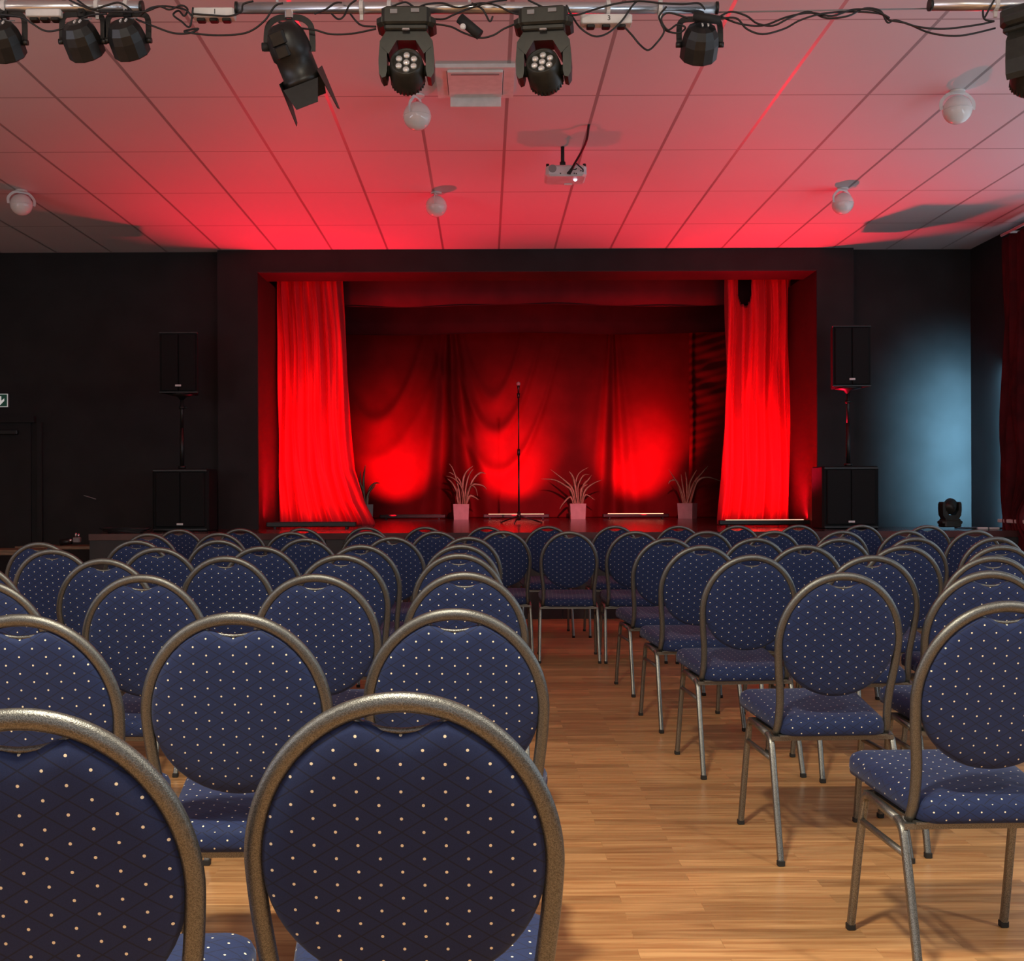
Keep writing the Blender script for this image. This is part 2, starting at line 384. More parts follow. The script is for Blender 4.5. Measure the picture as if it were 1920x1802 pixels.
# door on the left front wall
dr = tag(bpy.data.objects.new('door_1', None), kind='structure'); C.objects.link(dr); dr.location = (P(20, 900, YW).x-.15, YW, 0)
dw = P(85, 800, YW).x-dr.location.x; dz = P(40, 792, YW).z
MB().box((-.1, -.012, dz/2), (dw*2-.1, .024, dz), None, .004).build('door_leaf', M_black, dr)
df = MB(); df.box((dw-.05, -.02, dz/2), (.05, .04, dz)); df.box((-.1, -.03, dz+.03), (dw*2, .06, .07)); df.build('door_frame', M_black, dr)
MB().box((0, -.05, dz-.11), (.5, .05, .05), None, .01).build('door_closer', M_blackmetal, dr)

# ------------------------------------------------------------------ banquet chair (origin: floor under the top of the back, facing +y)
def yb(z): return .11*(.93-z)/.52
def back_half(z):
    # outer half width of the oval back tube, minus its radius
    r = .0115
    if z > .70: 
        t = min(1, (z-.70)/.2185); return .197*math.sqrt(max(0, 1-t*t))
    pts = [(.40, .183), (.46, .180), (.52, .180), (.58, .187), (.64, .194), (.70, .197)]
    for (z0, a), (z1, b) in zip(pts, pts[1:]):
        if z <= z1: 
            t = max(0, (z-z0)/(z1-z0)); t = t*t*(3-2*t) if False else t; return a+(b-a)*t
    return .197
def make_chair():
    t = empty('banquet_chair', (0, 0, 0), 'chair', 'chair')
    # back frame: one bent tube, oval on top, running down to the seat
    zs = [.40, .43, .46, .50, .54, .58, .62, .66, .70]
    left = [(-back_half(z), z) for z in zs]
    arc = [(-.197*math.cos(a), .70+.2185*math.sin(a)) for a in [PI*k/36 for k in range(1, 36)]]
    pts = left+arc+[(-x, z) for x, z in reversed(left)]
    pts = [(pts[0][0], yb(.40)+.012, .392)]+[(x, yb(z), z) for x, z in pts[1:-1]]+[(pts[-1][0], yb(.40)+.012, .392)]
    pts = smooth_path(pts, 2)
    sect = [(math.cos(a)*.0115*(1 if abs(math.cos(a)) < .8 else .98), math.sin(a)*.0135) for a in [2*PI*k/12 for k in range(12)]]
    MB().tube(pts, .012, sect=sect, up=(0, 1, .01)).build('back_frame', M_frame, t)
    # curved trim bar of the hand slot
    tr = smooth_path([(x, yb(z)-.001, z) for x, z in [(-.066, .9), (-.048, .889), (-.025, .8825), (0, .880), (.025, .8825), (.048, .889), (.066, .9)]], 3)
    MB().tube(tr, .0045, 8).build('handle_trim', M_frame, t)
    # padded back: oval with a scooped top
    n = 56; cz = .70; out = []
    for k in range(n):
        a = 2*PI*k/n; ca, sa = math.cos(a), math.sin(a)
        x, z = .1875*ca, (.2085 if sa > 0 else .180)*sa
        if sa > 0:
            zmax = .877-cz+.30*min(abs(x), .066)**1.5*6
            z = min(z, zmax if abs(x) < .066 else z)
        out.append((x, z))
    prof = [(1, .0), (.995, .007), (.975, .014), (.93, .019), (.8, .0235), (.55, .026), (.28, .027)]
    vs = []; fs = []
    for sgn in (-1, 1):
        b0 = len(vs)
        for s_, th in prof:
            dep = th*(.85 if sgn < 0 else 1.25)
            for x, z in out:
                zz = cz+z*s_; vs.append((x*s_, yb(zz)+sgn*dep+.002, zz))
        vs.append((0, yb(cz)+sgn*prof[-1][1]*(.85 if sgn < 0 else 1.25)+.002, cz)); c = len(vs)-1
        for k in range(len(prof)-1):
            for i in range(n):
                j = (i+1) % n; q = (b0+k*n+i, b0+k*n+j, b0+(k+1)*n+j, b0+(k+1)*n+i)
                fs.append(q if sgn < 0 else q[::-1])
        for i in range(n):
            j = (i+1) % n; q = (b0+(len(prof)-1)*n+i, b0+(len(prof)-1)*n+j, c); fs.append(q if sgn < 0 else q[::-1])
    MB().add(vs, fs, True).build('backrest', M_fab, t)
    # seat cushion: rounded trapezoid
    def outline(wr_, wf_, y0, y1, rr, inset=0.0):
        cs = [(-wr_+inset, y0+inset), (wr_-inset, y0+inset), (wf_-inset, y1-inset), (-wf_+inset, y1-inset)]
        r = max(rr-inset, .01); o = []
        cc = [(-1, -1), (1, -1), (1, 1), (-1, 1)]
        for (x, y), (sx, sy) in zip(cs, cc):
            a0 = {(-1, -1): PI, (1, -1): 1.5*PI, (1, 1): 0, (-1, 1): .5*PI}[(sx, sy)]
            for k in range(7):
                a = a0+PI/2*k/6; o.append((x-sx*r+r*math.cos(a), y-sy*r+r*math.sin(a)))
        return o
    vs = []; fs = []; rings = [(.012, 0.0), (.001, .006), (-.001, .022), (.0, .040), (.005, .050), (.018, .058), (.05, .063), (.10, .066)]
    for ins, h in rings:
        o_ = outline(.178, .212, .075, .50, .055, ins)
        m_ = len(o_); vs += [(x, y, .388+.035*(y-.07)/.43+h) for x, y in o_]
    vs.append((0, .29, .388+.017+.067)); c = len(vs)-1
    for k in range(len(rings)-1):
        for i in range(m_):
            j = (i+1) % m_; fs.append((k*m_+i, k*m_+j, (k+1)*m_+j, (k+1)*m_+i))
    for i in range(m_): fs.append(((len(rings)-1)*m_+i, (len(rings)-1)*m_+(i+1) % m_, c))
    fs.append(tuple(range(m_-1, -1, -1)))
    MB().add(vs, fs, True).build('seat', M_seat, t)
    # legs and rails: square tube
    q = .0095; e = .0065
    sq = [(q, -e), (q, e), (e, q), (-e, q), (-q, e), (-q, -e), (-e, -q), (e, -q)]
    for sx in (-1, 1):
        xf = .203*sx
        rear = smooth_path([(.211*sx, -.012, 0), (.209*sx, .020, .10), (.206*sx, .066, .24), (xf, .104, .345), (xf, .122, .375), (xf, .155, .386)], 4)
        front = smooth_path([(.211*sx, .455, 0), (.209*sx, .432, .10), (.206*sx, .402, .24), (xf, .376, .345), (xf, .358, .385), (xf, .325, .396)], 4)
        for nm, pth in (('leg', rear), ('leg', front)):
            lg = MB().tube(pth, .01, sect=sq, up=(1, 0, 0)).build(nm, M_legs, t)
            p0 = pth[0]
            MB().box((p0.x, p0.y+(.002 if p0.y < .2 else -.002), .009), (.0225, .0225, .018), None, .003).build('foot_cap', M_rubber, lg)
        MB().tube([(xf, .150, .386), (xf, .33, .396)], .01, sect=sq, up=(1, 0, 0)).build('side_rail', M_legs, t)
        MB().tube([(.205*sx, .098, .315), (.205*sx, .384, .315)], .01, sect=[(a*.75, b*.75) for a, b in sq], up=(1, 0, 0)).build('side_brace', M_legs, t)
    sfm = MB().box((0, .112, .380), (.408, .02, .014)).box((0, .365, .392), (.408, .02, .014))
    sfm.box((0, .24, .390), (.36, .30, .006)).build('seat_frame', M_legs, t)
    return t

rows = {   # px, py of the top of every back, by row counted from the stage; L / R = side of the aisle
 8: [(337,992),(450,991),(566,990),(686,988),(797,987.5),(912,987),(1027,986),(1153,985.5),(1272,985.5),(1382,985),(1497,984),(1615,984),(1732,985)],
 7: [(278,1001),(410,1000),(545,995.5),(689,994.5),(817,994.5),(949,994.5),(1067,997),(1186,996.5),(1325,996.5),(1450,996.5),(1575,995),(1700,994),(1822,992.5)],
 6: [(110,1017),(255,1012.5),(409,1012),(572,1009),(735,1006),(878,1006.5),(1252,1008.5),(1417,1008.5),(1559,1009),(1704,1007.5),(1862,1007)],
 5: [(110,1030),(295,1026.5),(489,1024.5),(676,1021.5),(864,1021),(1316,1022.5),(1510,1022),(1680,1022.5),(1857,1022.5)],
 4: [(-20,1053),(205,1047.5),(422,1043),(639,1040),(860,1038),(1410,1040.5),(1636,1041.5),(1852,1042.5)],
 3: [(-28,1087),(265,1078),(590,1077),(871,1073),(1582,1074),(1858,1070.5)],
 2: [(35,1153),(436,1150),(852,1142),(1890,1128)],
 1: [(32,1331),(750,1300)],
}
yaw = {(1,0): 3, (1,1): -1, (2,0): 2, (2,1): 1, (2,2): -2, (2,3): 2, (3,4): 3, (4,5): 4, (5,5): 5, (6,6): 6, (7,6): -2}
ORD = ['', 'first', 'second', 'third', 'fourth', 'fifth', 'sixth', 'seventh', 'eighth', 'ninth', 'tenth', 'eleventh', 'twelfth', 'thirteenth']
proto = make_chair(); first = True
rowname = {8: 'front row below the stage', 7: 'second row from the stage', 6: 'third row from the stage', 5: 'fourth row from the stage',
           4: 'fifth row from the stage', 3: 'sixth row from the stage', 2: 'second row from the camera', 1: 'row nearest the camera'}
def fit(xs, ys, deg):
    import numpy as np
    return np.poly1d(np.polyfit(xs, ys, min(deg, len(xs)-1)))
for rw, lst in rows.items():
    blocks = [list(range(len(lst)))] if rw >= 7 else [[i for i, q in enumerate(lst) if q[0] < 960], [i for i, q in enumerate(lst) if q[0] >= 960]]
    nl = sum(1 for px, _ in lst if px < 960); place = {}
    sep = .444 if rw < 4 else .464
    for bi, blk in enumerate(blocks):
        if not blk: continue
        ys = [F*.25/(lst[i][1]+(lst[i][0]-CX)*ROLL-HY) for i in blk]; xs = [lst[i][0] for i in blk]
        f_ = fit(xs, ys, 2 if rw >= 7 else 1)
        yy = [float(f_(x))+max(-.07, min(.07, y-float(f_(x)))) for x, y in zip(xs, ys)]
        X = [P(lst[i][0], lst[i][1], y).x for i, y in zip(blk, yy)]
        start = min(range(len(X)), key=lambda k: abs(X[k]-.55))
        for k in range(start+1, len(X)): X[k] = max(X[k], X[k-1]+sep)
        for k in range(start-1, -1, -1): X[k] = min(X[k], X[k+1]-sep)
        for k, i in enumerate(blk): place[i] = (X[k], yy[k])
    for i, (px, py) in enumerate(lst):
        c = proto if first else copy_tree(proto); first = False
        c.location = (place[i][0], place[i][1], 0); c.rotation_euler = (0, 0, R(yaw.get((rw, i), random.uniform(-1.5, 1.5))))
        if rw >= 7: lab = 'blue dotted round-backed chair, %s from the left in the %s' % (ORD[i+1], rowname[rw])
        elif px < 960: lab = 'blue dotted chair left of the aisle, %s from it, %s' % (ORD[nl-i], rowname[rw])
        else: lab = 'blue dotted chair right of the aisle, %s from it, %s' % (ORD[i-nl+1], rowname[rw])
        if rw == 1: lab = ['round-backed blue chair cut off by the left edge in the row nearest the camera', 'large dark blue round-backed chair right in front of the camera beside the aisle'][i]
        if rw == 2 and i == 3: lab = 'nearest blue chair right of the aisle, cut off by the right edge'
        tag(c, lab, 'chair', 'round-backed blue banquet chairs in rows')

# ------------------------------------------------------------------ cloth
def cloth(name, x0f, x1f, yf, zt, zb, nu, nv, m, fold, label, cat, group=None, keep=None, thick=.006, parent=None, axis='x', other=None):
    vs = []; fs = []; 
    for j in range(nv+1):
        z = zt+(zb-zt)*j/nv
        for i in range(nu+1):
            u = i/nu; a = x0f(z)+(x1f(z)-x0f(z))*u
            d = fold(u, z, a)
            if axis == 'x': vs.append((a, yf-d, z))
            else: vs.append((yf-d, a, z))
    nn = len(vs)
    for v in list(vs):
        vs.append((v[0], v[1]+thick, v[2]) if axis == 'x' else (v[0]+thick, v[1], v[2]))
    cell = set()
    for j in range(nv):
        for i in range(nu):
            k = j*(nu+1)+i
            if keep:
                c = vs[k]
                if not keep(c): continue
            cell.add((i, j)); fs.append((k, k+nu+1, k+nu+2, k+1)); fs.append((nn+k, nn+k+1, nn+k+nu+2, nn+k+nu+1))
    for (i, j) in cell:
        k = j*(nu+1)+i
        for (di, dj, a, b) in ((-1, 0, k, k+nu+1), (1, 0, k+nu+2, k+1), (0, -1, k+1, k), (0, 1, k+nu+1, k+nu+2)):
            if (i+di, j+dj) not in cell: fs.append((b, a, nn+a, nn+b))
    return MB().add(vs, fs, True).build(name, m, parent, label, cat, group)
def lerp_px(tab, Y, side=0):
    # table of (py, px) -> x at height z on plane Y
    def f(z):
        py = HY-(z-EYE)*F/Y
        if py <= tab[0][0]: return (tab[0][1]-CX)*Y/F
        for (a, xa), (b, xb) in zip(tab, tab[1:]):
            if py <= b: t = (py-a)/(b-a); return (xa+(xb-xa)*t-CX)*Y/F
        return (tab[-1][1]-CX)*Y/F
    return f
YCUR = 13.38
rng = random.Random(11)
def folds(ks, amp, seed, topk=1.0):
    r = random.Random(seed); ph = [r.uniform(0, 6.3) for _ in ks]; dr = [r.uniform(-1.3, 1.3) for _ in ks]
    def f(u, z, a):
        s = 0
        for k, p, d in zip(ks, ph, dr):
            v = math.sin(2*PI*k*(u+.02*math.sin(3*z+p))+p+d*.45*(3.6-z)); s += (abs(v)**.8)*(1 if v > 0 else -1)/len(ks)
        return amp*s*(.65+.35*min(1, (3.7-z)/2))+.015*math.sin(5*u+z*2)
    return f
zt = ZH+.35
cl = cloth('stage_curtain', lerp_px([(500, 521), (760, 524), (980, 525)], YCUR), lerp_px([(515, 643), (700, 650), (800, 657), (880, 664), (940, 682), (978, 702)], YCUR),
      YCUR, zt, HS+.004, 150, 90, M_red, folds([3.6, 6.2, 9.5], .14, 3), 'bright red curtain gathered at the left side of the stage opening', 'curtain', 'stage curtains')
def keepU(c):
    px = CX+c[0]*F/c[1]; py = HY-(c[2]-EYE)*F/c[1]
    return not (abs(px-1397) < 13*math.sqrt(max(0, 1-max(0, (py-545)/27)**2)) and py < 572)
cr_ = cloth('stage_curtain', lerp_px([(515, 1359), (700, 1361), (800, 1359), (900, 1353), (978, 1344)], YCUR), lerp_px([(515, 1485), (978, 1485)], YCUR),
      YCUR, zt, HS+.004, 150, 90, M_red, folds([3.7, 5.9, 9.1], .14, 8), 'bright red curtain gathered at the right side of the stage opening', 'curtain', 'stage curtains', keep=keepU)
# borders hanging across the stage
def border(Y, py, lab, seed):
    z0 = P(1000, py, Y).z
    r = random.Random(seed)
    def x0(z): return XO0-.1
    def x1(z): return XO1+.1
    vs = []; fs = []; nu = 120; nv = 10
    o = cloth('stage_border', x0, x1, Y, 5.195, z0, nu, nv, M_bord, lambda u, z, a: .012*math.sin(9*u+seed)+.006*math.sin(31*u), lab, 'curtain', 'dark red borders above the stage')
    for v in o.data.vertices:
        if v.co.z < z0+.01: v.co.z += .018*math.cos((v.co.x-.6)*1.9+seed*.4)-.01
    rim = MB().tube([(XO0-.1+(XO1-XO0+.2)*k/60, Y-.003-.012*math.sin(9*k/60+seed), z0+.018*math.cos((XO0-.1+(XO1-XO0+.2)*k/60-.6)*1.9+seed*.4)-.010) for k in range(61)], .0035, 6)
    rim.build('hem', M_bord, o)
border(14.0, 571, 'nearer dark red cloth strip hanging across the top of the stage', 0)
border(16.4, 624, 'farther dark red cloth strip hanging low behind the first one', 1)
# backdrop
YBK = 18.2
def g(x, c, w_): return math.exp(-((x-c)/w_)**2)
def backfold(u, z, a):
    px = CX+a*F/YBK; py = HY-(z-EYE)*F/YBK; t = max(0, (py-600)/370.)
    d = 0
    # gathered pleats left of the microphone
    w0 = 12+46*t; q = (px-(846+10*t))/w0
    d += .17*math.exp(-q*q*.9)*math.cos(q*5.2)*(.25+t)
    # pleats falling from the seam right of centre
    w1 = 7+30*t; q = (px-1150)/w1
    d += .10*math.exp(-q*q*.8)*math.cos(q*4.6)*(.25+t)
    # long swags of the middle cloth
    for cx_, yy, wd, am in ((934, 888, 74, .11), (930, 812, 62, .08), (924, 748, 50, .05), (705, 790, 70, .05), (700, 860, 90, .035)):
        dy = py-(yy-((px-cx_)/wd)**2*95)
        d += am*math.exp(-(dy/17)**2)*g(px, cx_, wd*1.15)
    d += .05*g(px, 1225, 60)*math.sin((py-700)/70.+px/90.)+.03*math.sin(px/57.+py/160.)+.02*math.sin(px/23.-py/210.)
    return d
cloth('stage_backdrop', lambda z: (640-CX)*YBK/F, lambda z: (1295-CX)*YBK/F, YBK, 5.195, HS+.004, 330, 190, M_back, backfold, 'wide red backdrop cloth draped in swags behind the microphone', 'backdrop')
def crumple(u, z, a):
    px = CX+a*F/17.9; py = HY-(z-EYE)*F/17.9
    k = (px-1292)/66.
    return .006*math.sin(py/2.6+k*7)+.016*math.sin((py+55*k*k-80*k)/9.5+2.0*math.sin(py/37.))*min(1, k*1.6)*g(py, 760, 150)+.03*math.sin(py/31.+px/17.)+.05*g(px, 1297, 5)
cloth('backdrop_side_panel', lambda z: (1292-CX)*17.9/F, lambda z: (1367-CX)*17.9/F, 17.9, 5.195, HS+.004, 60, 170, M_back, crumple, 'narrow crumpled red cloth panel hanging at the right end of the backdrop', 'curtain')
# dark red curtain on the right wall, drawn over the window
def wc_r(z):
    # nearer edge (small y); gathered in at sill height
    t = math.exp(-((z-.95)/.28)**2)
    return 10.30+(.52)*t+(.25 if z < .7 else 0)*(1-t)
cloth('window_curtain', lambda z: wc_r(z), lambda z: 11.26-.02*math.sin(z*3), 5.11, 3.70, .42, 90, 60, M_darkred, folds([5.2, 8.1], .045, 21), 'dark red curtain hanging over the window at the right edge of the hall', 'curtain', axis='y')
rail = MB().cyl((5.12, 5.1, 3.74), (5.12, 11.3, 3.74), .014, 12)
for k in range(4): rail.box((5.2, 5.6+k*1.85, 3.74), (.18, .02, .02))
rail.build('curtain_rail', M_white, None, 'white curtain rail along the top of the right wall', 'rail')

# ------------------------------------------------------------------ loudspeakers on the stage
def speaker_set(pxs, pxt, Y, side):
    sx = P(pxs, 990, Y).x; wS, hS = .575, .64
    s_ = empty('subwoofer', (sx, Y, HS), 'large black bass loudspeaker standing on the %s of the stage' % side, 'loudspeaker', 'bass loudspeakers')
    MB().box((0, .21, hS/2), (wS, .40, hS), None, .02).build('cabinet', M_speaker, s_)
    MB().box((-(wS-.09)/4-.003, -.002, hS/2+.005), ((wS-.09)/2, .025, hS-.09), None, .006).box(((wS-.09)/4+.003, -.002, hS/2+.005), ((wS-.09)/2, .025, hS-.09), None, .006).build('grille', M_speaker, s_)
    MB().box((0, -.018, .075), (.065, .008, .020), None, .003).build('badge', M_white, s_)
    for zz in (hS-.020, .020): MB().box((0, -.004, zz), (wS-.03, .02, .016)).build('trim_strip', M_blackmetal, s_)
    tx = P(pxt, 730, Y).x; z0 = P(pxt, 737 if side == 'left' else 725, Y).z; top = .62
    p = empty('speaker_pole', (tx, Y+.12, HS+hS), 'black pole between the two loudspeakers on the %s of the stage' % side, 'pole', 'loudspeaker poles')
    ph = z0-HS-hS
    MB().cyl((0, 0, 0), (0, 0, ph*.55), .021, 14).cyl((0, 0, 0), (0, 0, .03), .04, 14).build('lower_tube', M_blackmetal, p)
    MB().cyl((0, 0, ph*.53), (0, 0, ph-.001), .0165, 14).build('upper_tube', M_blackmetal, p)
    MB().cyl((0, 0, ph*.80), (0, 0, ph*.84), .028, 14).cyl((0, 0, ph*.82), (.055, 0, ph*.82), .008, 8).build('clamp', M_blackmetal, p)
    MB().lathe([(.02, ph-.06), (.045, ph-.03), (.13, ph-.012), (.13, ph-.001)], 20).build('mounting_plate', M_blackmetal, p)
    u = empty('loudspeaker', (tx, Y, z0), 'black upright loudspeaker on a pole above the bass speaker on the %s' % side, 'loudspeaker', 'upright loudspeakers')
    cab = MB(); w2 = .385
    poly = [(-w2/2, 0), (w2/2, 0), (w2/2, 1), (-w2/2, 1)]
    vs = [(-w2/2, 0, 0), (w2/2, 0, 0), (w2/2-.07, .30, 0), (-w2/2+.07, .30, 0)]
    vs = vs+[(x, y, top) for x, y, _ in vs]
    cab.add(vs, [(3, 2, 1, 0), (4, 5, 6, 7), (0, 1, 5, 4), (1, 2, 6, 5), (2, 3, 7, 6), (3, 0, 4, 7)])
    cab.build('cabinet', M_speaker, u)
    MB().box((-.088, -.010, top/2), (.168, .022, top-.05), None, .006).box((.088, -.010, top/2), (.168, .022, top-.05), None, .006).build('grille', M_speaker, u)
    MB().box((0, -.022, .075), (.060, .008, .020), None, .003).build('badge', M_white, u)
    for zz in (.008, top-.008): MB().box((0, .0, zz), (w2+.01, .03, .016), None, .004).build('edge_strip', M_blackmetal, u)
speaker_set(338, 335, 11.6, 'left')
speaker_set(1596, 1597, 11.6, 'right')

# ------------------------------------------------------------------ LED battens
def batten(x, Y, lab, lit=True, rz=0, ln=1.0):
    t = empty('led_batten', (x, Y, HS), lab, 'stage light', 'red LED battens on the stage floor', rz)
    MB().box((0, 0, .047), (ln, .07, .05), None, .008).build('housing', M_blackmetal, t)
    MB().box((0, .012, .073), (ln-.16, .03, .006)).build('led_strip', M_led if lit else M_blackmetal, t)
    for s_ in (-1, 1):
        MB().box((s_*(ln/2-.1), 0, .011), (.03, .13, .022), None, .004).build('foot', M_blackmetal, t)
batten(P(584, 985, 12.48).x, 12.48, 'black LED batten on the floor in front of the left stage curtain', False, 0, .98)
batten(P(1434, 983, 12.64).x, 12.64, 'lit LED batten on the floor in front of the right stage curtain', True, 0, 1.02)
batten(P(774, 972, 17.3).x, 17.3, 'dark LED batten at the foot of the backdrop, left of the pots', False)
batten(P(968, 972, 17.3).x, 17.3, 'lit LED batten at the foot of the backdrop behind the microphone stand', True)
batten(P(1192, 972, 17.3).x, 17.3, 'lit LED batten at the foot of the backdrop, between the two right pots', True)

# ------------------------------------------------------------------ potted plants
def strip(pts, wd, mb):
    pts = smooth_path(pts, 5); n = len(pts); vs = []; fs = []
    for i, p in enumerate(pts):
        t = (pts[min(i+1, n-1)]-pts[max(0, i-1)]).normalized(); s_ = t.cross(Vector((0, 1, .35))).normalized()
        k = i/(n-1); w_ = wd*(.55+.9*math.sin(PI*min(1, k*1.15)**.8) if k < .87 else max(.06, (1-k)*4.2))
        nrm = s_.cross(t)
        vs += [tuple(p-s_*w_/2+nrm*.004), tuple(p), tuple(p+s_*w_/2+nrm*.004), tuple(p-nrm*.0015)]
    for i in range(n-1):
        a = i*4; b = a+4
        for q in ((a, a+1, b+1, b), (a+1, a+2, b+2, b+1), (a+2, a+3, b+3, b+2), (a+3, a, b, b+3)): fs.append(q)
    mb.add(vs, fs, True); return mb
def plant(px, py, Y, leaves, lab, rz, seed):
    b = P(px, py, Y); t = empty('potted_plant', (b.x, Y, HS), lab, 'plant', 'potted plants along the backdrop', rz)
    hh, wt, wb = .23, .118, .108; m = MB()
    vs = [(-wb, -wb, 0), (wb, -wb, 0), (wb, wb, 0), (-wb, wb, 0), (-wt, -wt, hh), (wt, -wt, hh), (wt, wt, hh), (-wt, wt, hh),
          (-wt+.014, -wt+.014, hh), (wt-.014, -wt+.014, hh), (wt-.014, wt-.014, hh), (-wt+.014, wt-.014, hh),
          (-wt+.02, -wt+.02, hh-.05), (wt-.02, -wt+.02, hh-.05), (wt-.02, wt-.02, hh-.05), (-wt+.02, wt-.02, hh-.05)]
    fs = [(3, 2, 1, 0), (12, 13, 14, 15)]
    for k in range(3):
        for i in range(4):
            j = (i+1) % 4; fs.append((k*4+i, k*4+j, k*4+4+j, k*4+4+i))
    m.add(vs, fs).build('pot', M_pot, t)
    MB().box((0, 0, hh-.04), (wt*2-.04, wt*2-.04, .02)).build('soil', M_soil, t)
    r = random.Random(seed); s_ = Y/F; c, sn = math.cos(-rz), math.sin(-rz)
    for lf in leaves:
        pts = []; n = len(lf)
        dy = r.uniform(-.15, .1)
        for k, (lx, ly) in enumerate(lf):
            x = (lx-px)*s_; z = (py-ly)*s_; y = dy*k/(n-1)
            if k == 0: x = max(-.07, min(.07, x)); z = hh-.035
            pts.append((x*c-y*sn, x*sn+y*c, z))
        strip(pts, r.uniform(.020, .032), MB()).build('leaf', M_leaf, t)
Yp = 17.1
L2 = [[(862, 943), (858, 925), (848, 905), (838, 896)], [(866, 943), (869, 925), (863, 908), (850, 896), (838, 892)], [(868, 943), (868, 905), (874, 885), (888, 872)],
      [(870, 943), (874, 912), (880, 890), (888, 878)], [(872, 943), (878, 920), (888, 908), (905, 910), (913, 917)], [(868, 943), (866, 920), (862, 900), (846, 886), (842, 886)],
      [(860, 943), (857, 930), (858, 915)], [(874, 943), (880, 930), (890, 932), (898, 937)], [(872, 943), (884, 905), (900, 886), (912, 888)], [(864, 943), (860, 915), (850, 880), (842, 868)],
      [(873, 943), (882, 912), (892, 915), (896, 930)]]
L3 = [[(1078, 943), (1072, 922), (1062, 912), (1040, 900), (1014, 898)], [(1080, 943), (1074, 918), (1060, 902), (1032, 880)], [(1086, 943), (1080, 910), (1086, 888), (1104, 876)], [(1084, 943), (1076, 900), (1066, 884)],
      [(1090, 943), (1096, 922), (1110, 908), (1128, 900)], [(1088, 943), (1094, 912), (1104, 900), (1111, 890)], [(1076, 943), (1070, 932), (1056, 945), (1050, 955)], [(1092, 943), (1098, 928), (1116, 938)],
      [(1082, 943), (1079, 925), (1080, 918)], [(1090, 943), (1090, 918), (1102, 908)], [(1087, 943), (1084, 915), (1094, 892), (1106, 890)]]
L4 = [[(x+.0, y) for x, y in l] for l in [[(1284, 943), (1278, 925), (1268, 905), (1252, 881)], [(1286, 943), (1280, 915), (1276, 890)], [(1290, 943), (1292, 910), (1300, 890), (1304, 882)], [(1292, 943), (1304, 905), (1316, 890), (1330, 874)],
      [(1288, 943), (1288, 905), (1286, 885)], [(1282, 943), (1270, 905), (1258, 902), (1253, 908)], [(1294, 943), (1306, 905), (1325, 896), (1350, 904)], [(1286, 943), (1296, 915), (1302, 900)]]]
L1 = [[(680, 943), (672, 910), (664, 893)], [(682, 943), (676, 905), (676, 880)], [(684, 943), (682, 900), (686, 870)], [(688, 943), (690, 925), (706, 906)], [(686, 943), (680, 912), (668, 898)], [(689, 943), (692, 918), (702, 905), (712, 905)]]
plant(685, 973, Yp, L1, 'potted plant half hidden by the left stage curtain', .1, 1)
plant(865, 973, Yp, L2, 'potted plant in a pale square pot left of the microphone stand', 0, 2)
plant(1083, 973, Yp, L3, 'potted plant with spreading leaves in a pale pot right of the microphone stand', 0, 3)
plant(1289, 973, Yp, L4, 'potted plant in a turned square pot beside the right stage curtain', -.5, 4)

# ------------------------------------------------------------------ microphone stand
mp_ = P(973, 980, 14.4); t = empty('microphone_stand', (mp_.x, 14.4, HS), 'straight black microphone stand alone at the middle of the stage', 'microphone stand')
mz = P(973, 742, 14.4).z-HS
m = MB()
for a in (0.3, 2.4, 4.5): m.cyl((0, 0, .10), (.30*math.cos(a), .30*math.sin(a), .012), .008, 8).sphere((.30*math.cos(a), .30*math.sin(a), .012), .012, 10, 6)
m.cyl((0, 0, .04), (0, 0, .15), .022, 12).build('tripod_base', M_blackmetal, t)
MB().cyl((0, 0, .1), (0, 0, .9), .011, 10).build('lower_tube', M_blackmetal, t)
MB().cyl((0, 0, .88), (0, 0, mz), .0075, 10).build('upper_tube', M_blackmetal, t)
MB().cyl((0, 0, .86), (0, 0, .94), .018, 12).build('clutch', M_blackmetal, t)
MB().cyl((0, 0, mz-.03), (0, 0, mz+.03), .016, 12, .02).build('clip', M_blackmetal, t)
mic = empty('microphone', (mp_.x, 14.4, HS+mz+.031), 'handheld microphone upright on top of the stand', 'microphone')
MB().lathe([(.010, -.0), (.013, .06), (.018, .10)], 16).build('handle', M_blackmetal, mic)
MB().sphere((0, 0, .118), .026, 18, 12, (1, 1, 1.1)).build('grille', M_grey, mic)

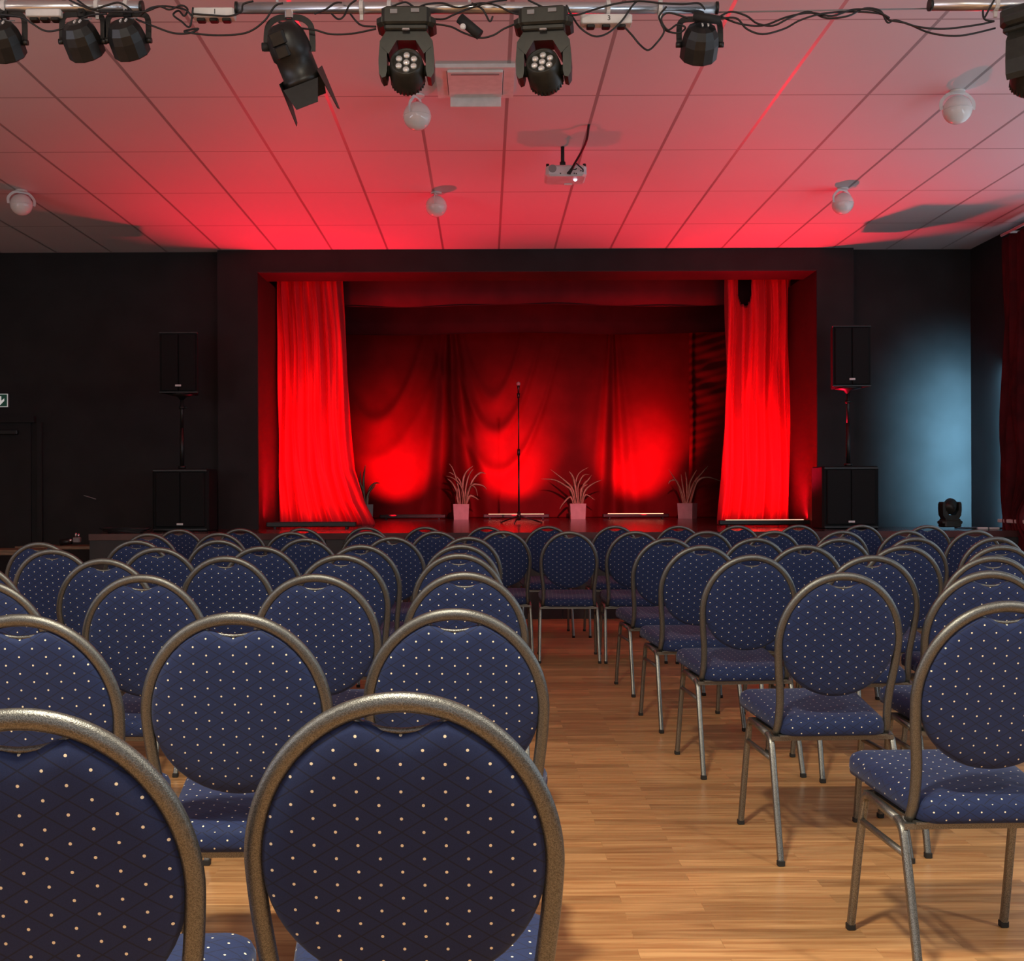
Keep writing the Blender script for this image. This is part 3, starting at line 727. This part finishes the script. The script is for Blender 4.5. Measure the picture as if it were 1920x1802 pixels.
# ------------------------------------------------------------------ moving heads
def moving_head(name, loc, lab, head_dir, flip=False, rz=0, sc_=1.0, group='moving head lights on the overhead pipe', rxx=0):
    t = empty(name, loc, lab, 'stage light', group, rz)
    t.rotation_euler = (PI if flip else 0, rxx, rz); t.scale = (sc_,)*3
    b = MB(); b.box((0, 0, -.050), (.205, .17, .075), None, .014).box((0, 0, -.068), (.250, .15, .045), None, .02).box((0, 0, -.098), (.185, .15, .022), None, .008)
    b.build('base', M_headplastic, t)
    for q_, d_ in (((-.05, -.088, -.040), (.03, .008, .018)), ((.04, -.088, -.036), (.035, .008, .015))): MB().box(q_, d_).build('socket', M_grey, t)
    MB().box((0, -.079, -.112), (.032, .012, .010), None, .003).build('release_latch', M_chrome, t)
    y = MB(); poly = [(-.085, -.108), (.085, -.108), (.105, -.175), (.075, -.205), (.040, -.148), (-.040, -.148), (-.075, -.205), (-.105, -.175)]
    y.prism(poly, -.055, .055)
    for s_ in (-1, 1):
        arm = [(s_*.085, -.108), (s_*.112, -.150), (s_*.118, -.230), (s_*.116, -.285), (s_*.104, -.305), (s_*.088, -.300), (s_*.082, -.275), (s_*.082, -.13)]
        if s_ < 0: arm = arm[::-1]
        y.prism(arm, -.052, .052)
    y.build('yoke', M_headplastic, t)
    pv = Vector((0, 0, -.258)); M = Matrix.Translation(pv) @ Vector(head_dir).to_track_quat('Z', 'Y').to_matrix().to_4x4()
    h = MB(); h.lathe([(.030, -.098), (.055, -.090), (.069, -.072), (.0745, -.045), (.076, -.02), (.075, .02), (.071, .045), (.067, .062), (.065, .064), (.059, .062), (.058, .050)], 32, M)
    for k in range(28):
        a = 2*PI*k/28
        h.box((0.0710, 0, -.058), (.008, .006, .022), M @ Matrix.Rotation(a, 4, 'Z'))
    h.cyl(pv+Vector((-.083, 0, 0)), pv+Vector((.083, 0, 0)), .022, 16)
    hd = h.build('head', M_headplastic, t)
    l = MB()
    for k in range(7):
        x, y_ = (0, 0) if k == 0 else (.037*math.cos(PI/3*k+.5), .037*math.sin(PI/3*k+.5))
        ML = M @ Matrix.Translation((x, y_, .048))
        MB().lathe([(.0145, 0), (.0145, .006), (.012, .0115), (.007, .0145), (0.0, .0155)], 14, ML).build('lens', M_glassbead, hd)
    return t
YT = 4.9
# pipes of the lighting rig
def pipe(x0, x1, py, lab, clamps, hang):
    a = P(x0, py, YT); b = P(x1, py, YT); r = .0245
    t = empty('lighting_pipe', (a+b)/2, lab, 'pipe', 'ceiling lighting pipes'); o = (a+b)/2
    m = MB(); A = a-o; B = b-o
    m.cyl(A, B, r, 20).build('tube', M_alu, t)
    for e, d in ((A, -1), (B, 1)): MB().cyl(e, e+Vector((d*.010, 0, 0)), r+.002, 18).build('end_cap', M_blackmetal, t)
    for cx_ in clamps:
        p = P(cx_, py, YT)-o
        c = MB().tube([p+Vector((0, math.cos(q)*(r+.004), math.sin(q)*(r+.004))) for q in [2*PI*k/16 for k in range(16)]], .0, closed=True, sect=[(.003, -.008), (.003, .008), (-.003, .008), (-.003, -.008)], smooth=False)
        c.box((p.x, p.y, p.z-r-.014), (.014, .012, .030)); c.build('clamp_ring', M_white, t)
    for hx in hang:
        p = P(hx, py, YT)-o
        MB().cyl((p.x, p.y, p.z+r-.004), (p.x, p.y, CEIL-o.z-.001), .006, 8).build('hanger_rod', M_white, t)
    return t
pipe(-190, 264, 13, 'silver pipe of the lighting rig at the top left with three black lamps', [9, 183, 238], [-100, 185])
pipe(446, 1342, 15, 'long silver pipe of the lighting rig across the top middle', [678, 738-8, 1140, 1237], [520, 880, 1240])
pipe(1746, 2080, 9, 'short silver pipe of the lighting rig at the top right corner', [1866], [1868, 2040])
rodp = MB().cyl(P(1343, 23, YT+.03), P(1745, 16, YT+.03), .0035, 8)
rodp.build('wire', M_grey, None, 'thin grey wire stretched between the middle and right pipes', 'wire')

moving_head('moving_head_light', P(763, 20, YT-.02), 'left one of the two moving head lights under the middle pipe, its lens facing out', (0.0, -.945, .33))
moving_head('moving_head_light', P(1020, 20, YT-.02), 'right one of the two moving head lights under the middle pipe, tilted a little', (-.10, -.90, .40), rz=-.12)
moving_head('moving_head_light', P(1932, 14, YT-.02), 'black moving head light cut off by the top right corner', (-.75, -.4, .5), rz=.75, sc_=1.06)
# on the stage floor: standing
mh = moving_head('moving_head_light', P(1781, 979, 11.4), 'small black moving head light standing on the right end of the stage', (.60, -.60, -.52), True, .15, .86, 'moving head light on the stage')
mh.location.z = HS+.0115

# ------------------------------------------------------------------ par lights
def par(px, py, lab, tw, ytop=25, rz=0.0):
    c = P(px, py, YT); top = P(px, ytop, YT).z; t = empty('par_light', c, lab, 'stage light', 'black par lights on the pipes', rz)
    d = Vector((tw, .66, -.62)); M = d.to_track_quat('Z', 'Y').to_matrix().to_4x4()
    h = MB(); h.lathe([(.030, -.085), (.058, -.075), (.074, -.045), (.080, -.01), (.080, .055), (.076, .060), (.070, .05)], 11, M, smooth=False).build('can', M_blackmetal, t)
    b = MB(); b.box((-.035, .035, -.0785), (.052, .006, .004), M @ Matrix.Rotation(.0, 4, 'Z')); b.build('label_strip', M_grey, t)
    c2 = MB(); back = M @ Matrix.Translation((0, 0, -.088))
    zt_ = top-c.z
    for q in (-1, 1): c2.box((q*.012-.012, .0, .0), (.006, .020, .006), back)
    c2.build('dip_switch', M_white, t)
    y = MB()
    arc = [(-.088, 0, 0), (-.088, 0, zt_*.55), (-.080, 0, zt_*.8), (-.05, 0, zt_*.88), (.05, 0, zt_*.88), (.080, 0, zt_*.8), (.088, 0, zt_*.55), (.088, 0, 0)]
    y.tube(smooth_path(arc, 3), .0, sect=[(.002, -.012), (.002, .012), (-.002, .012), (-.002, -.012)], up=(0, 1, 0), smooth=False)
    # the flat bar of the bracket
    for q in (-1, 1): y.cyl((q*.078, 0, 0), (q*.102, 0, 0), .012, 12)
    y.build('bracket', M_blackmetal, t)
    cl_ = MB().box((0, 0, zt_*.92), (.035, .04, .05), None, .006).cyl((0, -.03, zt_*.9), (0, .03, zt_*.9), .007, 8); cl_.build('pipe_clamp', M_blackmetal, t)
    return t
par(8, 80, 'black par light at the far left edge of the pipe', .02, 20)
par(155, 78, 'black par light second from the left edge, under the left pipe', .12, 20)
par(240, 76, 'black par light under the right end of the left pipe', .12, 20)
par(1312, 84, 'small black par light hanging under the right end of the middle pipe', .0, 30)

# ------------------------------------------------------------------ fresnel spot with barn doors
c = P(543, 88, YT); t = empty('theatre_spotlight', c, 'black spotlight with open barn doors hanging under the middle pipe', 'stage light')
d = Vector((.33, .42, -.84)).normalized(); xv = (Vector((1, 0, 0))-d*d.x).normalized(); yv = d.cross(xv)
M = Matrix.Translation(d*.035) @ Matrix((xv, yv, d)).transposed().to_4x4()
MB().lathe([(.035, -.135), (.06, -.125), (.082, -.085), (.088, -.04), (.088, .0), (.080, .01), (.080, .085), (.090, .092), (.090, .115), (.080, .115), (.078, .10)], 28, M).build('body', M_blackmetal, t)
MB().lathe([(.079, .098), (.05, .108), (0.0, .112)], 24, M).build('front_lens', M_glassbead, t)
hz = MB().box((-.02, .060, -.085), (.07, .07, .06), M, .01).box((-.02, .078, -.03), (.060, .05, .05), M, .008); hz.build('lamp_housing', M_blackmetal, t)
for k in range(4):
    a = PI/2*k
    Mk = M @ Matrix.Rotation(a, 4, 'Z') @ Matrix.Translation((.088, 0, .115)) @ Matrix.Rotation(R(4 if k % 2 == 0 else 30), 4, 'Y')
    if k % 2 == 0: vs = [(0, -.085, -.03), (0, .085, -.03), (0, .02, .15), (0, -.02, .16)]
    else: vs = [(0, -.08, 0), (0, .08, 0), (0, .05, .10), (0, -.05, .10)]
    vs = vs+[(x+.0025, y, z) for x, y, z in vs]
    MB().add(vs, [(3, 2, 1, 0), (4, 5, 6, 7), (0, 1, 5, 4), (1, 2, 6, 5), (2, 3, 7, 6), (3, 0, 4, 7)], False, Mk).build('barn_door', M_blackmetal, t)
zt_ = P(543, 24, YT).z-c.z
y = MB(); arc = [(-.098, 0, -.02), (-.098, 0, zt_*.3), (-.088, 0, zt_*.65), (-.05, 0, zt_*.84), (.0, 0, zt_*.86), (.05, 0, zt_*.84), (.088, 0, zt_*.65), (.098, 0, zt_*.3), (.098, 0, -.02)]
y.tube(smooth_path(arc, 4), .0, sect=[(.002, -.013), (.002, .013), (-.002, .013), (-.002, -.013)], up=(0, 1, 0), smooth=False)
y.build('bracket', M_blackmetal, t)
MB().cyl((-.085, 0, 0), (-.118, 0, 0), .018, 12).build('tilt_knob', M_rubber, t)
MB().box((0, 0, zt_*.95), (.035, .04, .045), None, .006).build('pipe_clamp', M_chrome, t)

# ------------------------------------------------------------------ socket boxes, adapters, cables
def sock(x0, x1, y0, y1, lab, num=None):
    a = P(x0, y0, YT); b = P(x1, y1, YT); c = (a+b)/2; w_ = abs(b.x-a.x); h_ = abs(a.z-b.z)
    t = empty('socket_box', c, lab, 'socket box', 'white socket boxes under the pipes')
    MB().box((0, 0, 0), (w_, .06, h_), None, .006).build('cover', M_white, t)
    st_ = MB()
    for k in range(3): st_.box((-w_*.3+k*w_*.3, 0, -h_/2-.006), (.035, .035, .014), None, .004)
    st_.build('socket', M_blackmetal, t)
    if num:
        cu = bpy.data.curves.new('number', 'FONT'); cu.body = num; cu.size = .030; cu.align_x = 'CENTER'; cu.align_y = 'CENTER'; cu.extrude = .0006
        tmp = bpy.data.objects.new('number', cu); C.objects.link(tmp); cu.materials.append(M_rubber); bpy.context.view_layer.update()
        me = bpy.data.meshes.new_from_object(tmp.evaluated_get(bpy.context.evaluated_depsgraph_get())); bpy.data.objects.remove(tmp)
        n_ = bpy.data.objects.new('number', me); C.objects.link(n_); n_.parent = t; n_.location = (.01, -.0312, 0); n_.rotation_euler = (PI/2, 0, 0)
sock(52, 118, 22, 35, 'white socket box behind the left pipe')
sock(362, 441, 19, 36, 'white socket box in the gap between the left and middle pipes', '1')
sock(1088, 1184, 31, 48, 'white socket box marked 3 under the middle pipe', '3')
def tie(x, y0, nm='cable'): pass
def brick(x0, y0, x1, y1, r, lab):
    a = P(x0, y0, YT-.07); b = P(x1, y1, YT-.07); m = MB().cyl(a, b, r, 16)
    return m.build('power_adapter', M_rubber, None, lab, 'power adapter', 'black power adapters among the cables')
o = brick(862, 34, 900, 66, .022, 'tilted black cylinder adapter hanging left of the right moving head')
MB().sphere(P(868, 50, YT-.10), .013, 14, 8).build('white_knob', M_white, o)
brick(1300, 30, 1350, 38, .018, 'black cylinder adapter lying above the small par light')
def cab(pts, lab, Y=YT-.05, r=.0042, grp='black cables looped along the lighting pipes', wob=.02, cat='cable'):
    rr = random.Random(int(pts[0][0])*7+int(pts[-1][1])); q = [P(x, y, Y+rr.uniform(-wob, wob)) for x, y in pts]
    return MB().tube(smooth_path(q, 6), r, 7).build('cable', M_cable, None, lab, cat, grp)
cab([(0, 27), (40, 32), (60, 44), (85, 58), (112, 55), (140, 40), (172, 28), (200, 26)], 'black cable sagging between the two leftmost par lights')
cab([(130, 0), (150, 10), (175, 17), (200, 10), (222, 5), (240, 14), (250, 24)], 'black cable waving over the left pipe')
cab([(145, 0), (165, 14), (190, 22), (230, 22), (270, 22), (300, 12), (330, 14), (350, 20), (362, 34)], 'black cable running off the right end of the left pipe')
cab([(255, 36), (290, 50), (325, 62), (355, 62), (372, 54), (355, 56), (348, 60), (400, 66), (460, 62), (495, 40), (515, 12), (530, 6)], 'black cable drooping from the left pipe to the barn door spotlight')
cab([(262, 30), (280, 16), (300, 12), (318, 18), (340, 10), (352, 18), (345, 30), (335, 20), (325, 28), (340, 40), (356, 50), (362, 14)], 'tangled black cable loops left of the middle pipe')
cab([(362, 26), (390, 28), (430, 30), (452, 22), (456, 8), (475, 2)], 'black cable crossing the socket box at the pipe gap')
cab([(522, 41), (560, 52), (590, 56), (620, 64), (660, 63), (705, 54)], 'black cable from the barn door spotlight to the left moving head')
cab([(590, 26), (610, 18), (628, 6), (640, 5)], 'short black cable climbing the pipe right of the barn door spotlight')
cab([(622, 26), (634, 36), (645, 30), (655, 10), (668, 0)], 'short black hooked cable left of the left moving head')
cab([(657, 26), (668, 40), (680, 48), (705, 50)], 'black cable curving into the left moving head')
cab([(735, 12), (760, 4), (780, 14), (800, 8), (830, 6), (860, 14), (900, 6), (930, 10), (960, 24), (980, 28)], 'black cable lying on top of the middle pipe')
cab([(800, 34), (830, 36), (850, 28), (880, 16), (920, 4), (950, 0)], 'black cable rising from the left moving head')
cab([(815, 45), (845, 50), (870, 62), (900, 71), (925, 66), (945, 54), (972, 42), (985, 30)], 'black cable hanging between the two moving heads')
cab([(885, 6), (905, 18), (918, 40), (924, 30)], 'short black kinked cable below the middle pipe')
cab([(990, 0), (1020, 14), (1050, 24), (1080, 28), (1120, 16), (1160, 6), (1200, 2), (1240, 6), (1280, 8), (1310, 6), (1322, 18)], 'black cable over the right half of the middle pipe')
cab([(1062, 10), (1075, 34), (1090, 54), (1115, 68), (1140, 62), (1165, 40), (1185, 12), (1195, 2)], 'black cable loop below the number 3 box')
cab([(1172, 52), (1185, 66), (1200, 84), (1215, 94), (1230, 82), (1245, 60), (1240, 44), (1236, 30), (1250, 12)], 'black cable hanging in a deep loop left of the small par light')
cab([(1240, 46), (1250, 58), (1272, 62), (1285, 52), (1270, 46), (1252, 56), (1240, 36), (1254, 24), (1290, 34)], 'coiled black cable beside the small par light')
cab([(1345, 34), (1370, 22), (1400, 30), (1420, 44), (1450, 48), (1480, 34), (1515, 22), (1550, 34), (1590, 30), (1620, 16), (1650, 20), (1664, 42), (1680, 38), (1720, 50), (1770, 54), (1830, 47), (1864, 40)], 'upper black cable twisting along the wire to the right pipe')
cab([(1345, 36), (1380, 34), (1400, 54), (1430, 64), (1470, 54), (1500, 38), (1540, 26), (1590, 22), (1640, 24), (1660, 30), (1668, 38), (1700, 44), (1745, 62), (1800, 67), (1866, 53)], 'lower black cable twisting along the wire to the right pipe')
cab([(1350, 30), (1385, 44), (1430, 48), (1475, 32), (1520, 24), (1560, 30), (1600, 18), (1640, 20), (1668, 34)], 'third black cable wound around the two others right of the small par light')
cab([(1864, 0), (1855, 16), (1845, 34), (1843, 20), (1846, 36), (1864, 40)], 'kinked black cable left of the corner moving head')

# ------------------------------------------------------------------ ceiling fixtures
def globe(px, py, pyc, lab, rz):
    Yc = (CEIL-EYE)*F/(HY-pyc-ROLL*(px-CX)); c = P(px, py, Yc); r = .093
    t = empty('globe_lamp', (c.x, Yc, CEIL), lab, 'ceiling lamp', 'white globe lamps on the ceiling', rz); dz_ = c.z-CEIL
    g_ = MB().sphere((0, 0, dz_), r, 28, 18); g_.build('globe', M_globe, t)
    MB().tube([(r*1.003*math.cos(a), r*1.003*math.sin(a), dz_) for a in [2*PI*k/28 for k in range(28)]], .0025, 6, closed=True).build('seam_ring', M_white, t)
    arc = [(-r-.012, 0, dz_+.0), (-r-.014, 0, dz_+.05), (-r*.75, 0, dz_+.095), (-.03, 0, -.016)]
    arc = smooth_path(arc+[(-x, y, z) for x, y, z in reversed(arc)], 5)
    MB().tube(arc, 0, sect=[(.002, -.011), (.002, .011), (-.002, .011), (-.002, -.011)], up=(0, 1, 0), smooth=False).build('bracket', M_white, t)
    MB().cyl((0, 0, -.014), (0, 0, 0), .05, 20).build('mounting_plate', M_white, t)
globe(782, 218, 178, 'white globe lamp on the ceiling behind the left moving head', 1.15)
globe(1795, 206, 170, 'white globe lamp on the ceiling near the top right corner', 0)
globe(40, 384, 357, 'white globe lamp on the ceiling at the left edge', .6)
globe(818, 387, 361, 'white globe lamp on the ceiling near the middle above the stage opening', 1.45)
globe(1580, 382, 353, 'white globe lamp on the ceiling above the right pilaster', .5)

# ceiling hatch with white flap
Yh0 = 7.02; Yh1 = 7.56; a = P(815, 120, Yh0); b = P(966, 120, Yh0)
t = empty('ceiling_unit', ((a.x+b.x)/2, (Yh0+Yh1)/2, CEIL), 'white square ventilation unit let into the ceiling between the moving heads', 'ventilation unit')
ww = b.x-a.x; dd_ = Yh1-Yh0
fr = MB().box((0, -dd_/2+.03, -.0125), (ww, .06, .024)).box((0, dd_/2-.03, -.0125), (ww, .06, .024)).box((-ww/2+.035, 0, -.0125), (.07, dd_-.122, .024)).box((ww/2-.035, 0, -.0125), (.07, dd_-.122, .024))
fr.build('frame', M_white, t)
MB().box((0, -.01, -.030), (.345, dd_-.10, .018), None, .005).build('flap', M_white, t)
MB().box((0, dd_/2-.02, -.055), (.335, .02, .07), None, .004).build('lip', M_white, t)
MB().box((0, -dd_/2+.075, -.036), (.30, .02, .012)).build('slot', M_grey, t)

# projector
Yq = 8.65; c = P(1062, 319, Yq); t = empty('projector', (c.x, Yq, c.z), 'white projector hanging from the ceiling on a black pole', 'projector')
MB().box((0, .13, 0), (.31, .26, .085), None, .022).build('body', M_proj, t)
MB().cyl((-.105, -.003, .012), (-.105, .01, .012), .030, 20).build('fan_grille', M_grey, t)
po = MB()
for x, z in ((-.045, -.025), (.06, -.025), (.075, -.027), (.075, .01), (.11, -.005)): po.cyl((x, -.003, z), (x, .01, z), .005, 8)
po.box((.05, 0, .005), (.05, .006, .006)); po.build('port', M_blackmetal, t)
MB().sphere((.075, .10, -.044), .014, 14, 8).build('lens', M_lens, t)
MB().box((.03, .24, -.044), (.06, .04, .01)).build('front_lip', M_white, t)
MB().cyl((-.025, .05, .04), (-.025, .05, CEIL-c.z-.001), .014, 14).cyl((-.025, .05, .04), (-.025, .05, .075), .022, 14).build('ceiling_pole', M_rubber, t)
for s_ in (-1, 1): MB().cyl((s_*.14, .04, .038), (s_*.14, .04, .058), .012, 10).build('foot', M_rubber, t)
Yc = 8.18; p0 = P(1104, 236, Yc); p0.z = CEIL-.001
cbl = smooth_path([p0, P(1100, 262, 8.3), P(1090, 285, 8.45), P(1078, 306, 8.55), P(1072, 316, 8.60), P(1064, 326, 8.62)], 6)
MB().tube(cbl, .009, 8).build('cable', M_cable, None, 'thick black cable dropping from the ceiling into the projector', 'cable')
MB().tube(smooth_path([P(1080, 305, 8.58), P(1072, 320, 8.61), P(1068, 327, 8.625)], 6), .006, 8).build('cable', M_cable, None, 'thin black cable plugged into the back of the projector on the left', 'cable')
MB().tube(smooth_path([P(1080, 306, 8.58), P(1088, 313, 8.60), P(1093, 318, 8.62), P(1093, 322, 8.63)], 6), .005, 8).build('cable', M_cable, None, 'thin black cable arching to the right end of the projector back', 'cable')

# ------------------------------------------------------------------ exit sign, left corner
c = P(1, 751, YW-.03); t = empty('exit_sign', (c.x, YW-.02, c.z), 'green emergency exit sign with a white arrow above the left door', 'sign')
MB().box((-.033, 0, 0), (.236, .036, .148), None, .004).build('frame', M_grey, t)
fr = MB().box((0, -.021, .068), (.29, .004, .008)).box((0, -.021, -.068), (.29, .004, .008)).box((-.142, -.021, 0), (.008, .004, .14)).box((.075, -.021, 0), (.008, .004, .14))
MB().box((-.033, -.0185, 0), (.230, .004, .143)).build('green_panel', M_exit, t)
MB().box((0, -.021, .068), (.164, .003, .006)).box((0, -.021, -.068), (.164, .003, .006)).box((.079, -.021, 0), (.006, .003, .142)).build('white_border', M_exitw, t)
MB().prism([(-.012, .045), (.012, .045), (.012, -.005), (.045, .022), (.045, -.005), (.0, -.05), (-.045, -.005), (-.045, .022), (-.012, -.005)], -.0225, -.0205).build('arrow', M_exitw, t)

# bench, steps and gear at the left end of the stage
bx0 = -4.95; YBN = 10.6
bw = MB(); x_r = P(62, 1030, YBN).x; zt_ = P(30, 1031, YBN).z
t = empty('wooden_bench', ((-6.3+x_r)/2, YBN+.2, 0), 'dark wooden bench top at the left edge below the exit door', 'bench'); wl = x_r+6.3
MB().box((0, 0, zt_-.025), (wl, .4, .05), None, .006).build('bench_top', M_wood_s, t)
for s_ in (-1, 1): MB().box((s_*(wl/2-.08), 0, (zt_-.05)/2), (.05, .34, zt_-.05)).build('leg', M_wood_s, t)
YN = 11.3; zs_ = P(90, 1023, YN).z; xa = P(62, 1023, YN).x; xb = P(120, 1023, YN).x
t = empty('low_wooden_table', ((xa+xb+.3)/2, YN, 0), 'low dark wooden table left of the stage carrying a metal lamp', 'table'); wl = xb-xa+.5
MB().box((0, 0, zs_-.015), (wl, .4, .03), None, .004).build('table_top', M_wood_s, t)
for sx in (-1, 1):
    for sy in (-1, 1): MB().box((sx*(wl/2-.05), sy*.16, (zs_-.03)/2), (.04, .04, zs_-.03)).build('leg', M_wood_s, t)
c = P(136, 1012, YN); t = empty('metal_clamp_lamp', (c.x, YN, zs_), 'small shiny metal clamp lamp lying on the low table left of the stage', 'stage light')
MB().cyl((-.12, 0, .03), (-.01, 0, .04), .030, 14).build('barrel', M_blackmetal, t)
MB().box((.045, 0, .055), (.07, .06, .05), None, .01).build('block', M_grey, t)
MB().cyl((.03, 0, .08), (.035, 0, .125), .010, 10).cyl((.062, 0, .08), (.060, 0, .115), .012, 10).sphere((-.012, -.02, .05), .018, 12, 8).build('bolt', M_chrome, t)
a = P(50, 1042, 9.9); m = MB().cyl((a.x, 9.9, 0), (a.x, 9.9, a.z), .008, 10)
m.cyl((a.x, 9.9, 0), (a.x, 9.9, .01), .08, 16)
m.build('white_pole', M_white, None, 'thin upright white pole at the left behind the chair rows', 'pole')
# wall-mounted strip (cable clip) on the left front wall
a = P(157, 929, YW-.006); b = P(180, 936, YW-.006)
MB().tube([a, b], .005, 6).build('wall_strip', M_grey, None, 'short slanted grey strip on the black wall left of the loudspeaker', 'strip')
# flat gear lying on the stage left
a = P(235, 993, 11.3)
t = empty('cable_bundle', (a.x, 11.3, HS), 'low heap of black cable on the left end of the stage', 'cable')
for k in range(4):
    rr = random.Random(k); MB().tube([(rr.uniform(-.02, .02)+(.16+.03*k)*math.cos(q), .10*math.sin(q), .008+.012*k+.004*math.sin(3*q)) for q in [2*PI*j/24 for j in range(24)]], .007, 6, closed=True).build('cable_loop', M_cable, t)
# cables on the right end of the stage
q = [P(x, 984, y) for x, y in ((1790, 11.6), (1812, 11.5), (1835, 11.45), (1850, 11.5), (1870, 11.4), (1885, 11.45))]
for p in q: p.z = HS+.008
MB().tube(smooth_path(q, 5), .007, 7).build('cable', M_cable, None, 'black cable lying on the stage right of the standing moving head', 'cable')
t = empty('plug_strip', (P(1842, 984, 11.3).x, 11.3, HS), 'white plug strip on the right end of the stage', 'plug strip')
MB().box((0, 0, .012), (.10, .04, .022), None, .005).build('strip_body', M_white, t); MB().box((.13, .03, .010), (.10, .03, .018), None, .005).build('plug', M_white, t)
q = [P(x, 984, y) for x, y in ((1532, 12.2), (1540, 12.1), (1546, 12.0), (1552, 12.15))]; q[0].z = HS+.01; q[1].z = HS+.06; q[2].z = HS+.05; q[3].z = HS+.01
MB().tube(smooth_path(q, 5), .005, 7).build('cable', M_grey, None, 'short loop of cable beside the right end of the stage opening', 'cable')
